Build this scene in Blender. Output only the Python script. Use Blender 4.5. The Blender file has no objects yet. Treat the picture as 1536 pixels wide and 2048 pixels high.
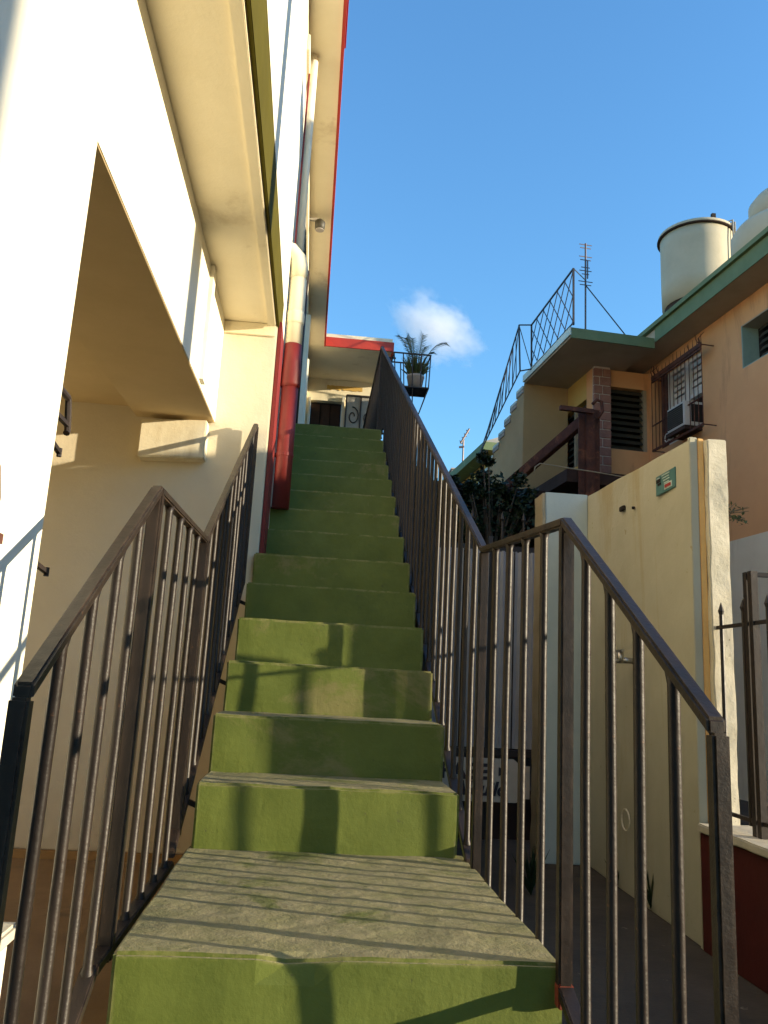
import bpy, bmesh, math, random
from mathutils import Vector, Matrix, noise
random.seed(7)
R = math.radians
sc = bpy.context.scene
col = sc.collection

# ------------------------------------------------------------------ camera
CH = 0.92                                    # lens height above the pavement (m)
FPX, YAW, PITCH, ROLL = 1626.6, 0.0841, 0.2092, 0.0534
fw = Vector((math.sin(YAW)*math.cos(PITCH), math.cos(YAW)*math.cos(PITCH), math.sin(PITCH)))
r0 = Vector((math.cos(YAW), -math.sin(YAW), 0)); u0 = r0.cross(fw)
rt = r0*math.cos(ROLL) + u0*math.sin(ROLL); up = -r0*math.sin(ROLL) + u0*math.cos(ROLL)
CAM = Vector((0, 0, CH))
cd = bpy.data.cameras.new('camera'); cam = bpy.data.objects.new('camera', cd); col.objects.link(cam)
cam.matrix_world = Matrix(((rt.x, up.x, -fw.x, 0), (rt.y, up.y, -fw.y, 0), (rt.z, up.z, -fw.z, CH), (0, 0, 0, 1)))
cd.sensor_fit = 'VERTICAL'; cd.sensor_height = 32; cd.lens = FPX/2048*32
cd.clip_start = 0.05; cd.clip_end = 3000
sc.camera = cam

# ------------------------------------------------------------------ sky, sun, exposure
SUN_EL, SUN_A = R(8.5), R(16)               # elevation; turn from +X towards -Y
sdir = Vector((math.cos(SUN_EL)*math.cos(SUN_A), -math.cos(SUN_EL)*math.sin(SUN_A), math.sin(SUN_EL)))
w = bpy.data.worlds.new('World'); sc.world = w; w.use_nodes = True
nt = w.node_tree; bg = nt.nodes['Background']
sky = nt.nodes.new('ShaderNodeTexSky'); sky.sky_type = 'NISHITA'; sky.sun_disc = False
sky.sun_elevation = SUN_EL; sky.sun_rotation = math.atan2(sdir.x, sdir.y)
sky.air_density = 1.5; sky.dust_density = 0.1; sky.ozone_density = 5.5
nt.links.new(sky.outputs[0], bg.inputs[0]); bg.inputs[1].default_value = 0.15
ld = bpy.data.lights.new('sun', 'SUN'); sun = bpy.data.objects.new('sun', ld); col.objects.link(sun)
ld.energy = 3.1; ld.angle = R(0.53); ld.color = (1.0, 0.85, 0.60)
sun.rotation_euler = sdir.to_track_quat('Z', 'Y').to_euler()
sun.location = (12, -4, 12)
sc.view_settings.view_transform = 'Standard'; sc.view_settings.look = 'None'
sc.view_settings.exposure = 1.8; sc.view_settings.gamma = 1.0; sc.view_settings.use_curve_mapping = False
sc.render.engine = 'CYCLES'
sc.cycles.max_bounces = 8; sc.cycles.diffuse_bounces = 5; sc.cycles.volume_bounces = 4

# ------------------------------------------------------------------ pixel -> place
def ray(x, y): return fw + rt*((x-768)/FPX) - up*((y-1024)/FPX)
def onX(x, y, X): d = ray(x, y); return CAM + d*(X/d.x)
def onY(x, y, Y): d = ray(x, y); return CAM + d*(Y/d.y)
def onZ(x, y, Z): d = ray(x, y); return CAM + d*((Z-CH)/d.z)

# ------------------------------------------------------------------ materials
MATS = {}
def mat(name, c1, c2=None, scale=6, rough=0.75, bump=0.15, bscale=60, metal=0, c3=None, s3=1.2, t3=0.62, spec=0.4, edge=None, c4=None, streak=False):
    """two-tone mottling + optional stain colour c3 + fine relief + optional worn edges"""
    if name in MATS: return MATS[name]
    m = bpy.data.materials.new(name); m.use_nodes = True; n = m.node_tree.nodes; l = m.node_tree.links
    b = n['Principled BSDF']; b.inputs['Roughness'].default_value = rough; b.inputs['Metallic'].default_value = metal
    b.inputs['Specular IOR Level'].default_value = spec
    tc = n.new('ShaderNodeTexCoord'); src = tc.outputs['Object']
    if streak:
        mp = n.new('ShaderNodeMapping'); mp.inputs['Scale'].default_value = (1, 1, 0.18); l.new(src, mp.inputs[0]); ssrc = mp.outputs[0]
    else: ssrc = src
    def nz(s, det=4, r=0.6, dist=0.0, sr=src):
        q = n.new('ShaderNodeTexNoise'); q.inputs['Scale'].default_value = s; q.inputs['Detail'].default_value = det
        q.inputs['Roughness'].default_value = r; q.inputs['Distortion'].default_value = dist; l.new(sr, q.inputs['Vector']); return q.outputs['Fac']
    def ramp(f, a, bb):
        q = n.new('ShaderNodeMapRange'); q.inputs[1].default_value = a; q.inputs[2].default_value = bb; l.new(f, q.inputs[0]); return q.outputs[0]
    def mix(f, A, B):
        q = n.new('ShaderNodeMix'); q.data_type = 'RGBA'
        l.new(f, q.inputs['Factor'])
        for s_, v in ((q.inputs[6], A), (q.inputs[7], B)):
            if isinstance(v, tuple): s_.default_value = (*v, 1)
            else: l.new(v, s_)
        return q.outputs[2]
    c2 = c2 or tuple(v*0.82 for v in c1)
    c = mix(ramp(nz(scale, 6, 0.65), 0.35, 0.65), c1, c2)
    if c3: c = mix(ramp(nz(s3, 8, 0.7, 0.4, ssrc), t3, t3+0.09), c, c3)
    if c4: c = mix(ramp(nz(s3*9, 5, 0.7), 0.66, 0.70), c, c4)
    if edge:
        bv = n.new('ShaderNodeBevel'); bv.samples = 4; bv.inputs['Radius'].default_value = 0.012
        ge = n.new('ShaderNodeNewGeometry'); dp = n.new('ShaderNodeVectorMath'); dp.operation = 'DOT_PRODUCT'
        l.new(bv.outputs[0], dp.inputs[0]); l.new(ge.outputs['Normal'], dp.inputs[1])
        e = ramp(dp.outputs['Value'], 0.97, 0.80)
        mu = n.new('ShaderNodeMath'); mu.operation = 'MULTIPLY'; l.new(e, mu.inputs[0]); l.new(ramp(nz(14, 5, 0.7), 0.42, 0.56), mu.inputs[1])
        c = mix(mu.outputs[0], c, edge)
    l.new(c, b.inputs['Base Color'])
    rr = n.new('ShaderNodeMapRange'); rr.inputs[3].default_value = max(0, rough-0.12); rr.inputs[4].default_value = min(1, rough+0.12)
    l.new(nz(scale*2.3), rr.inputs[0]); l.new(rr.outputs[0], b.inputs['Roughness'])
    if bump:
        bp = n.new('ShaderNodeBump'); bp.inputs['Strength'].default_value = bump; bp.inputs['Distance'].default_value = 0.01
        ad = n.new('ShaderNodeMath'); ad.operation = 'MULTIPLY_ADD'; ad.inputs[1].default_value = 0.5
        l.new(nz(bscale, 5, 0.7), ad.inputs[0]); l.new(nz(bscale*0.14, 3, 0.5), ad.inputs[2]); l.new(ad.outputs[0], bp.inputs['Height']); l.new(bp.outputs[0], b.inputs['Normal'])
    MATS[name] = m
    return m
M_green = mat('green_paint', (.118, .145, .021), (.088, .115, .014), 5, .66, .32, 45, c3=(.165, .155, .05), s3=2.6, t3=.57, c4=(.075, .085, .022), edge=(.22, .21, .075))
M_tread = mat('worn_green_tread', (.25, .22, .12), (.18, .17, .075), 14, .88, 1.0, 34, c3=(.10, .115, .025), s3=3.6, t3=.56, c4=(.36, .30, .18), edge=(.27, .24, .10))
M_cream = mat('cream_render', (.78, .70, .51), (.72, .64, .45), 2.2, .8, .25, 70, c3=(.60, .51, .34), s3=1.5, t3=.59, streak=True)
M_white = mat('white_render', (.80, .76, .64), (.74, .70, .57), 2.5, .8, .25, 70, c3=(.62, .56, .44), s3=1.8, t3=.60, streak=True)
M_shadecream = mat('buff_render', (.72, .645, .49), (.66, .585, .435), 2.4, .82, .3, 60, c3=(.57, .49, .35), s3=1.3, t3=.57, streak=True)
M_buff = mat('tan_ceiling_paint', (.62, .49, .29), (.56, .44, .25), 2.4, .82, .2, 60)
M_rfloor = mat('brown_floor_screed', (.26, .165, .085), (.20, .125, .062), 3, .85, .4, 40, c3=(.15, .10, .055), s3=2, t3=.58)
M_dado = mat('ochre_dado', (.42, .25, .10), (.36, .21, .08), 3, .8, .25, 50)
M_olive = mat('olive_fascia_paint', (.078, .066, .008), (.062, .053, .006), 3, .9, spec=.1, bump=.15, bscale=60)
M_red = mat('dark_red_paint', (.20, .017, .012), (.15, .013, .010), 4, .55, .2, 50, c3=(.16, .02, .014), s3=2.5, t3=.6)
M_redf = mat('red_fascia_paint', (.48, .045, .022), (.38, .035, .02), 4, .55, .2, 50)
M_brown = mat('brown_rail_paint', (.021, .013, .009), (.013, .009, .007), 12, .46, .3, 40, c3=(.05, .03, .018), s3=7, t3=.62, c4=(.085, .038, .018), spec=.35, edge=(.05, .033, .022))
M_primer = mat('red_primer', (.24, .045, .018), (.16, .03, .014), 25, .7, .3, 50)
M_iron = mat('black_iron', (.018, .014, .013), (.03, .02, .016), 14, .5, .2, 60)
M_rust = mat('rusty_steel', (.10, .035, .02), (.05, .02, .014), 9, .85, .5, 50, c3=(.16, .06, .03), s3=5, t3=.55)
M_wall = mat('yellowed_render', (.46, .435, .33), (.405, .38, .28), 2.0, .85, .25, 50, c3=(.38, .32, .19), s3=1.3, t3=.56, streak=True, c4=(.31, .27, .16))
M_rough = mat('rough_plaster', (.62, .57, .45), (.54, .49, .37), 14, .9, .7, 30, c3=(.42, .36, .25), s3=7, t3=.6, c4=(.24, .20, .13))
M_stripe = mat('orange_stripe', (.78, .47, .16), (.66, .40, .15), 10, .8, .2, 60)
M_blue = mat('pale_blue_wash', (.44, .50, .49), (.37, .43, .43), 3, .8, .2, 50, c3=(.34, .40, .40), s3=2, t3=.62, streak=True)
M_maroon = mat('maroon_wall_paint', (.075, .009, .007), (.055, .007, .006), 4, .7, .2, 50)
M_cap = mat('concrete_cap', (.55, .50, .40), (.42, .38, .30), 8, .9, .5, 40, c4=(.3, .27, .21), s3=2)
M_ground = mat('concrete_pavement', (.070, .053, .038), (.045, .035, .026), 3, .92, .8, 30, c3=(.055, .045, .036), s3=1.6, t3=.55, c4=(.18, .15, .11))
M_peach = mat('peach_render', (.69, .36, .155), (.63, .325, .137), 1.6, .85, .25, 40, c3=(.47, .235, .10), s3=1.4, t3=.58, streak=True)
M_flank = mat('tan_render', (.40, .28, .13), (.35, .245, .115), 2, .85, .25, 40, c3=(.30, .20, .10), s3=1.1, t3=.58)
M_ochre = mat('yellow_render', (.58, .38, .10), (.52, .33, .09), 2, .85, .25, 40)
M_housegreen = mat('green_eave_paint', (.135, .185, .09), (.11, .155, .072), 4, .8, .2, 40, c3=(.19, .25, .12), s3=2, t3=.6)
M_soffit = mat('taupe_soffit', (.42, .35, .25), (.36, .30, .21), 2.5, .85, .2, 40)
M_edgewhite = mat('pale_slab_edge', (.62, .70, .62), (.52, .60, .52), 5, .8, .2, 40)
M_tank = mat('fibre_cement_tank', (.50, .44, .32), (.44, .385, .28), 2.5, .85, .25, 40, c3=(.37, .32, .23), s3=1.6, t3=.62, streak=True)
M_brick = mat('brick_red', (.30, .155, .115), (.24, .12, .09), 12, .9, .5, 50)
M_mortar = mat('mortar', (.50, .42, .35), (.42, .35, .29), 12, .95, .4, 60)
M_louvre = mat('dark_louvre', (.065, .055, .035), (.045, .040, .026), 6, .55, .2, 60)
M_frame = mat('window_frame_buff', (.36, .30, .20), (.30, .25, .16), 8, .7, .2, 60)
M_whitepaint = mat('white_gloss_paint', (.66, .62, .54), (.58, .54, .46), 6, .45, .1, 60)
M_shut = mat('grey_beige_shutter', (.36, .32, .25), (.31, .275, .21), 6, .6, .1, 60)
M_dark = mat('dark_void', (.012, .009, .007), (.018, .013, .01), 4, .9, .1, 40)
M_brown_shade = mat('dark_brown_and_shade', (.045, .022, .014), (.03, .016, .011), 3, .9, .3, 40)  # carries the carport's shade in its colour; also serves truly dark parts
M_teal = mat('teal_plate', (.085, .19, .18), (.06, .15, .145), 18, .45, .05, 60)
M_teal2 = mat('teal_reveal', (.25, .36, .31), (.20, .30, .26), 4, .8, .2, 50)
M_sheet = mat('white_sheet_metal', (.30, .295, .30), (.25, .245, .25), 3.5, .55, .2, 40, c3=(.18, .175, .17), s3=2, t3=.60, streak=True)
M_ink = mat('black_lettering', (.016, .013, .02), (.03, .022, .03), 20, .6, 0, 60)
M_inkred = mat('red_lettering', (.35, .04, .03), None, 20, .6, 0, 60)
M_inklight = mat('pale_lettering', (.45, .55, .50), None, 20, .6, 0, 60)
M_sign = mat('cream_sign_board', (.52, .46, .37), (.46, .40, .32), 6, .75, .1, 60, c3=(.24, .18, .13), s3=3, t3=.62)
M_leaf = mat('dark_leaf', (.020, .036, .011), (.012, .024, .007), 20, .55, 0)
M_palm = mat('palm_leaf', (.085, .10, .030), (.055, .075, .022), 20, .55, 0)
M_dry = mat('dry_leaf', (.16, .12, .06), (.12, .09, .045), 20, .7, 0)
M_bark = mat('bark', (.09, .065, .045), (.06, .045, .03), 12, .95, .7, 30)
M_pot = mat('grey_pot', (.42, .37, .33), (.34, .30, .27), 8, .8, .2, 60)
M_ac = mat('ac_casing', (.52, .50, .45), (.46, .44, .40), 5, .5, .05, 60)
M_chrome = mat('tap_metal', (.45, .42, .38), (.3, .27, .23), 20, .35, .1, 60, metal=.8)
M_conc = mat('concrete_grey', (.36, .33, .28), (.29, .27, .23), 4, .9, .4, 40)
M_antenna = mat('antenna_metal', (.10, .09, .10), (.14, .10, .09), 20, .5, 0, 60, metal=.5)
M_wire = mat('black_cable', (.03, .028, .03), None, 20, .6, 0)

# ------------------------------------------------------------------ mesh helpers
class MB:
    def __init__(s): s.v = []; s.f = []; s.m = []
    def add(s, vs, fs, mi=0):
        o = len(s.v); s.v += [tuple(v) for v in vs]; s.f += [tuple(i+o for i in f) for f in fs]; s.m += [mi]*len(fs); return s
    def box(s, x0, x1, y0, y1, z0, z1, mi=0):
        return s.hexa([(x0,y0,z0),(x1,y0,z0),(x1,y1,z0),(x0,y1,z0),(x0,y0,z1),(x1,y0,z1),(x1,y1,z1),(x0,y1,z1)], mi)
    def hexa(s, p, mi=0):
        return s.add(p, [(0,3,2,1),(4,5,6,7),(0,1,5,4),(1,2,6,5),(2,3,7,6),(3,0,4,7)], mi)
    def bar(s, a, b, w, h, upv=(0,0,1), mi=0, cut=None):
        """rectangular bar a->b; cut='y' shears the ends to planes of constant Y"""
        a = Vector(a); b = Vector(b); d = (b-a).normalized(); U = Vector(upv)
        sx = d.cross(U)
        if sx.length < 1e-4: sx = d.cross(Vector((1,0,0)))
        sx.normalize(); uz = sx.cross(d)
        P = []
        for q in (a, b):
            for (i, j) in ((-1,-1),(1,-1),(1,1),(-1,1)):
                o = sx*(i*w/2) + uz*(j*h/2)
                if cut == 'y' and abs(d.y) > .05: o = o - d*(o.y/d.y)
                P.append(q+o)
        return s.add(P, [(0,3,2,1),(4,5,6,7),(0,1,5,4),(1,2,6,5),(2,3,7,6),(3,0,4,7)], mi)
    def tube(s, pts, r, n=8, mi=0, caps=True):
        pts = [Vector(p) for p in pts]; rs = r if isinstance(r, (list, tuple)) else [r]*len(pts)
        o = len(s.v); ref = None
        for i, p in enumerate(pts):
            d = (pts[min(i+1, len(pts)-1)] - pts[max(i-1, 0)]).normalized()
            if ref is None:
                ref = d.cross(Vector((0,0,1)))
                if ref.length < 1e-3: ref = d.cross(Vector((1,0,0)))
            x = (ref - d*ref.dot(d)).normalized(); ref = x; y = d.cross(x)
            for k in range(n):
                a = 2*math.pi*k/n; s.v.append(tuple(p + x*(rs[i]*math.cos(a)) + y*(rs[i]*math.sin(a))))
        for i in range(len(pts)-1):
            for k in range(n):
                a = o+i*n+k; b = o+i*n+(k+1) % n
                s.f.append((a, b, b+n, a+n)); s.m.append(mi)
        if caps:
            s.f.append(tuple(o+k for k in reversed(range(n)))); s.m.append(mi)
            s.f.append(tuple(o+(len(pts)-1)*n+k for k in range(n))); s.m.append(mi)
        return s
    def lathe(s, prof, n=28, mi=0, c=(0,0,0), caps=True):
        o = len(s.v)
        for (r, z) in prof:
            for k in range(n):
                a = 2*math.pi*k/n; s.v.append((c[0]+r*math.cos(a), c[1]+r*math.sin(a), c[2]+z))
        for i in range(len(prof)-1):
            for k in range(n):
                a = o+i*n+k; b = o+i*n+(k+1) % n; s.f.append((a, b, b+n, a+n)); s.m.append(mi)
        if caps:
            s.f.append(tuple(o+k for k in reversed(range(n)))); s.m.append(mi)
            s.f.append(tuple(o+(len(prof)-1)*n+k for k in range(n))); s.m.append(mi)
        return s
    def mesh(s, name):
        me = bpy.data.meshes.new(name); me.from_pydata(s.v, [], s.f); me.update()
        for p, i in zip(me.polygons, s.m): p.material_index = i
        return me
    def build(s, name, mats, parent=None, bevel=0, smooth=False, loc=None, rough_amp=0, cuts=0, seed=0):
        me = s.mesh(name)
        if bevel or cuts or rough_amp:
            bm = bmesh.new(); bm.from_mesh(me)
            bmesh.ops.recalc_face_normals(bm, faces=bm.faces)
            if cuts:
                for _ in range(6):
                    es = [e for e in bm.edges if e.calc_length() > cuts]
                    if not es: break
                    bmesh.ops.subdivide_edges(bm, edges=es, cuts=1, use_grid_fill=True)
            if bevel:
                es = [e for e in bm.edges if len(e.link_faces) == 2 and e.calc_face_angle() > .6]
                bmesh.ops.bevel(bm, geom=es, offset=bevel, segments=2, affect='EDGES', clamp_overlap=True)
            if rough_amp:
                for v in bm.verts:
                    p = v.co*9 + Vector((seed*3.1, seed*1.7, 0))
                    v.co += Vector((noise.noise(p), noise.noise(p+Vector((7, 0, 0))), noise.noise(p+Vector((0, 9, 0)))))*rough_amp
            bm.to_mesh(me); bm.free()
        if smooth:
            for p in me.polygons: p.use_smooth = True
        return obj(name, me, mats, parent, loc)
def obj(name, me, mats, parent=None, loc=None):
    if mats is not None and not me.materials:
        for m in (mats if isinstance(mats, (list, tuple)) else [mats]): me.materials.append(m)
    o = bpy.data.objects.new(name, me); col.objects.link(o)
    if parent: o.parent = parent
    if loc is not None: o.location = loc
    return o
def thing(name, label, cat, loc=(0,0,0), rz=0, group=None, kind=None):
    o = bpy.data.objects.new(name, None); col.objects.link(o); o.location = loc; o.rotation_euler = (0,0,rz)
    o.empty_display_size = .1
    return tag(o, label, cat, group, kind)
def tag(o, label=None, cat=None, group=None, kind=None):
    if label: o['label'] = label
    if cat: o['category'] = cat
    if group: o['group'] = group
    if kind: o['kind'] = kind
    return o
def box(name, x0, x1, y0, y1, z0, z1, m, parent=None, bevel=0, **k):
    return MB().box(x0, x1, y0, y1, z0, z1).build(name, m, parent, bevel, **k)

# ================================================================== GROUND
g = MB().add([(-200,-200,0),(200,-200,0),(200,400,0),(-200,400,0)], [(0,1,2,3)]).build('ground', M_ground)
tag(g, 'brown concrete pavement of the passage and yard', 'ground', kind='structure')

# ================================================================== STAIRCASE
XL, XR = -.309, .511
ZL = CH-.514; Y0 = 1.695; Y1 = 2.661; RUN = .3176; RISE = .1924; NST = 14
st = thing('outdoor_staircase', 'steep green painted concrete staircase rising between two brown railings', 'staircase', (0, Y0, 0))
def step(name, y0, y1, z0, z1, seed, wid=(0, 0), z0b=None):
    m = MB(); m.box(XL-wid[0], XR+wid[1], y0-Y0, y1-Y0, z0, z1)
    me = m.mesh(name); bm = bmesh.new(); bm.from_mesh(me)
    bmesh.ops.recalc_face_normals(bm, faces=bm.faces)
    for _ in range(6):
        es = [e for e in bm.edges if e.calc_length() > .055]
        if not es: break
        bmesh.ops.subdivide_edges(bm, edges=es, cuts=1, use_grid_fill=True)
    es = [e for e in bm.edges if len(e.link_faces) == 2 and e.calc_face_angle() > .6]
    bmesh.ops.bevel(bm, geom=es, offset=.007, segments=2, affect='EDGES')
    for v in bm.verts:
        p = v.co*7 + Vector((seed*3.3, seed*1.9, seed)); q = v.co*24 + Vector((seed, 0, 0))
        top = 1 if v.co.z > z1-.004 else .55
        v.co += Vector((noise.noise(p)*.004, noise.noise(p+Vector((5,0,0)))*.0045, (noise.noise(p+Vector((0,8,0)))*.0035+noise.noise(q)*.0022)*top))
    # broken bite in the nosing
    if name == 'landing':
        for v in bm.verts:
            dx = v.co.x-.02
            if abs(dx) < .07 and v.co.y < .03 and v.co.z > z1-.03: v.co.z -= .012*(1-abs(dx)/.07); v.co.y += .012*(1-abs(dx)/.07)
    bm.normal_update()
    for f in bm.faces:
        f.material_index = 1 if f.normal.z > .75 else 0
        f.smooth = False
    bm.to_mesh(me); bm.free()
    return obj(name, me, [M_green, M_tread], st)
# lower flight: two treads down to the pavement
step('step', Y0-.33, Y0+.02, 0, ZL-.203, 31)
step('landing', Y0, Y1+.05, 0, ZL, 30, (.012, .03))
for k in range(1, NST+1):
    y0 = Y1+(k-1)*RUN; z = ZL+k*RISE
    yb = y0+RUN+.04 if k < NST else y0+1.0
    step('step', y0, yb, max(0, z-RISE-.30), z, k)
# masonry under the flight and the gallery at its head
ub = MB()
zt = ZL+NST*RISE
ub.add([(XL+.02, Y1-Y0+.1, 0), (XR-.02, Y1-Y0+.1, 0), (XR-.02, 6.79-Y0+.2, 0), (XL+.02, 6.79-Y0+.2, 0),
        (XL+.02, Y1-Y0+.1, ZL-.02), (XR-.02, Y1-Y0+.1, ZL-.02), (XR-.02, 6.79-Y0+.2, zt-.35), (XL+.02, 6.79-Y0+.2, zt-.35)],
       [(0,3,2,1),(4,5,6,7),(0,1,5,4),(1,2,6,5),(2,3,7,6),(3,0,4,7)])
ub.build('stair_base', M_maroon, st)
GY0 = Y1+(NST-1)*RUN+.9
box('gallery_slab', XL-.05, .86, GY0-Y0, 12.2-Y0, zt-.18, zt-.004, [M_conc], st, .006)

# ================================================================== RAILINGS
def railing(name, label, X, knots, segs, side, extra_end=None, foot=None, pw=.031):
    """knots: (y, z) of the handrail's bends; segs: balusters per stretch"""
    rl = thing(name, label, 'railing', (X, knots[0][0], 0))
    oy = knots[0][0]
    def P(y, z): return (0, y-oy, z)
    def lo(y):                                                   # level of the bottom rail
        if y < Y0: return max(.08, ZL-.035-(Y0-y)*.62)
        if y < Y1-.06: return ZL-.035
        if y < 6.9: return ZL+.05+(y-Y1)*(RISE/RUN)-.02
        return zt+.05
    for i in range(len(knots)-1):
        (ya, za), (yb, zb) = knots[i], knots[i+1]
        MB().bar(P(ya, za), P(yb, zb), .026, .020, cut='y').build('handrail', M_brown, rl, .004)
        n = segs[i]
        for k in range(1, n+1):
            t = k/(n+1); y = ya+(yb-ya)*t; z = za+(zb-za)*t-.006; zb0 = lo(y)
            j = random.uniform(-.003, .003)
            m = MB().tube([(0, 0, zb0), (0, 0, zb0+.010), (0, 0, zb0+.022), (j, j*.5, (zb0+z)/2), (0, 0, z-.018), (0, 0, z)], [.0145, .013, .0092, .0092, .0092, .0125], 10)
            b = m.build('baluster', M_brown, rl, smooth=True, loc=(0, y-oy, 0))
    for i, (y, z) in enumerate(knots):
        if foot and i in foot: zb0 = foot[i]
        else: zb0 = lo(y)-.02
        wpost = pw*(.76 if i == 0 else .9)
        box('post', -wpost/2, wpost/2, y-oy-wpost/2, y-oy+wpost/2, zb0, z-.006, M_brown, rl, .004)
    # bottom rails
    ys = [knots[0][0], Y0, Y1-.06, min(knots[3][0] if len(knots) > 3 else 4.3, 6.9)]
    for a, b in zip(ys[:-1], ys[1:]):
        MB().bar(P(a, lo(a+1e-4)), P(b, lo(b-1e-4)), .03, .022, cut='y').build('bottom_rail', M_brown, rl, .003)
    # stubs that tie the railing into the flight
    for k in range(1, 14, 2):
        y = Y1+(k-.5)*RUN
        if y > ys[-1]-.1: break
        z = lo(y)
        MB().bar((0, y-oy, z-.01), (-side*.052, y-oy, z-.03), .016, .016, upv=(0,1,0)).build('fixing_stub', M_iron, rl)
    return rl
RXR, RXL = .54, -.36
kr = [(1.051, .888), (1.686, 1.285), (2.528, 1.358), (7.636, 4.232)]
rr_ = railing('stair_railing', 'brown metal stair railing on the open side beside the yard', RXR, kr, [4, 4, 36], 1, foot={0: .0})
kl = [(1.111, .886), (1.823, 1.322), (2.69, 1.356), (4.26, 2.255)]
rl_ = railing('stair_railing', 'short brown metal stair railing against the cream house', RXL, kl, [4, 4, 11], -1, foot={0: .0}, pw=.034)
# level stretch of the right railing along the gallery
oy = kr[0][0]
MB().bar((0, 7.636-oy, 4.232), (0, 10.6-oy, 4.18), .038, .03, cut='y').build('handrail', M_brown, rr_, .004)
MB().bar((0, 7.636-oy, zt+.07), (0, 10.6-oy, zt+.07), .03, .022, cut='y').build('bottom_rail', M_brown, rr_, .003)
MB().bar((0, 6.9-oy, ZL+.03+(6.9-Y1)*(RISE/RUN)), (0, 7.636-oy, zt+.07), .03, .022, cut='y').build('bottom_rail', M_brown, rr_, .003)
for k in range(1, 22):
    y = 7.636+k*.135
    MB().tube([(0, 0, zt+.07), (0, 0, 4.20)], .0105, 8).build('baluster', M_brown, rr_, smooth=True, loc=(0, y-oy, 0))
box('post', -.02, .02, 10.58-oy, 10.62-oy, zt-.01, 4.17, M_brown, rr_, .003)
# red primer patch at the foot of the landing post
box('primer_patch', -.0152, .0152, 1.6705-oy, 1.7015-oy, ZL-.075, ZL-.03, M_primer, rr_, .003)

# ================================================================== CREAM HOUSE (left)
HY = 4.30
hs = thing('cream_house', 'two storey cream house with olive floor band and red edged roof', 'house', (-.585, 0, 0))
hx0 = .585
XW, XB = -.585, -1.0
def hp(mb, name, m, bevel=0, parent=hs, **k):
    mb.v = [(x+hx0, y, z) for (x, y, z) in mb.v]
    return mb.build(name, m, parent, bevel, **k)
def zlin(y): return 2.159+(y-1.785)*.0428                      # underside of lintel
def zsof(y): return 2.776+(y-2.013)*.0386                      # underside of the jutting storey
# wall left of the opening, lintel beam over it, deep shaded room behind
hp(MB().hexa([(-.86,-3,0),(XW,-3,0),(XW,1.785,0),(-.86,1.785,0),(-.86,-3,zsof(-3)),(XW,-3,zsof(-3)),(XW,1.785,zsof(1.785)),(-.86,1.785,zsof(1.785))]), 'wall_pier', M_white)
hp(MB().hexa([(XB,1.785,zlin(1.785)),(XW,1.785,zlin(1.785)),(XW,HY-.002,zlin(HY)),(XB,HY-.002,zlin(HY)),
              (XB,1.785,zsof(1.785)),(XW,1.785,zsof(1.785)),(XW,HY-.002,zsof(HY)),(XB,HY-.002,zsof(HY))]), 'lintel_wall', M_white)
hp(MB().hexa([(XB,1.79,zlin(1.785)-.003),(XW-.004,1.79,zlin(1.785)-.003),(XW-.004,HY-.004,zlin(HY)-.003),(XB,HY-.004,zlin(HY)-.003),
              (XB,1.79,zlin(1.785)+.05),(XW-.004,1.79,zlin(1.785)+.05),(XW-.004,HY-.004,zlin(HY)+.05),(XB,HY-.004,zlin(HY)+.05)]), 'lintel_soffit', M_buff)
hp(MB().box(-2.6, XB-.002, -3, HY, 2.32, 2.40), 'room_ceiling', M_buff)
hp(MB().box(-2.7, -2.6, -3, HY, 0, 2.40), 'room_wall', M_cream)
hp(MB().box(-2.6, -.34, 1.79, HY-.01, .002, .02), 'room_floor', M_rfloor)
hp(MB().box(-2.6, -.87, -3, 1.785, .002, .02), 'room_floor', M_rfloor)
hp(MB().box(-2.6, -.9, -3.2, -3.0, 0, 2.40), 'room_wall', M_cream)
# last pilaster before the wing wall
hp(MB().box(XW, XW+.018, 3.62, 3.70, zlin(3.66)+.02, zsof(3.6)-.004), 'pilaster_strip', M_white)
# wing wall that closes the recess and meets the stair
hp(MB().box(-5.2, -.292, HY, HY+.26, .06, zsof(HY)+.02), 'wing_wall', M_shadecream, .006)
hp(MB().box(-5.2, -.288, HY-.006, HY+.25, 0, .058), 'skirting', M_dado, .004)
hp(MB().box(XW-.0, -.30, HY-.012, HY-.001, zsof(HY)-.075, zsof(HY)-.002), 'cornice_band', M_cream, .003)
hp(MB().box(-.29, -.268, HY+.015, HY+.30, .62, zsof(HY)+.03), 'red_pilaster', M_red, .004)
# bracket under the lintel
hp(MB().hexa([(-.955,HY-.10,2.02),(-.612,HY-.10,2.035),(-.612,HY-.001,2.035),(-.955,HY-.001,2.02),(-.955,HY-.10,2.225),(-.612,HY-.10,2.245),(-.612,HY-.001,2.245),(-.955,HY-.001,2.225)]), 'bracket_beam', M_cream, .006)
# jutting storey: soffit, olive band, wall
XO = -.30
sf = MB()
sf.hexa([(XW-.9,-3,zsof(-3)),(XO,-3,zsof(-3)),(XO,HY+.24,zsof(HY+.24)),(XW-.9,HY+.24,zsof(HY+.24)),
         (XW-.9,-3,zsof(-3)+.30),(XO,-3,zsof(-3)+.30),(XO,HY+.24,zsof(HY+.24)+.30),(XW-.9,HY+.24,zsof(HY+.24)+.30)])
hp(sf, 'floor_slab', M_cream)
def band(x0, x1, za, zb, ya=-3, yb=HY+.26):
    return MB().hexa([(x0,ya,zsof(ya)+za),(x1,ya,zsof(ya)+za),(x1,yb,zsof(yb)+za),(x0,yb,zsof(yb)+za),(x0,ya,zsof(ya)+zb),(x1,ya,zsof(ya)+zb),(x1,yb,zsof(yb)+zb),(x0,yb,zsof(yb)+zb)])
hp(band(XO+.002, XO+.016, -.008, .36), 'olive_band', M_olive, .003)
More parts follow.
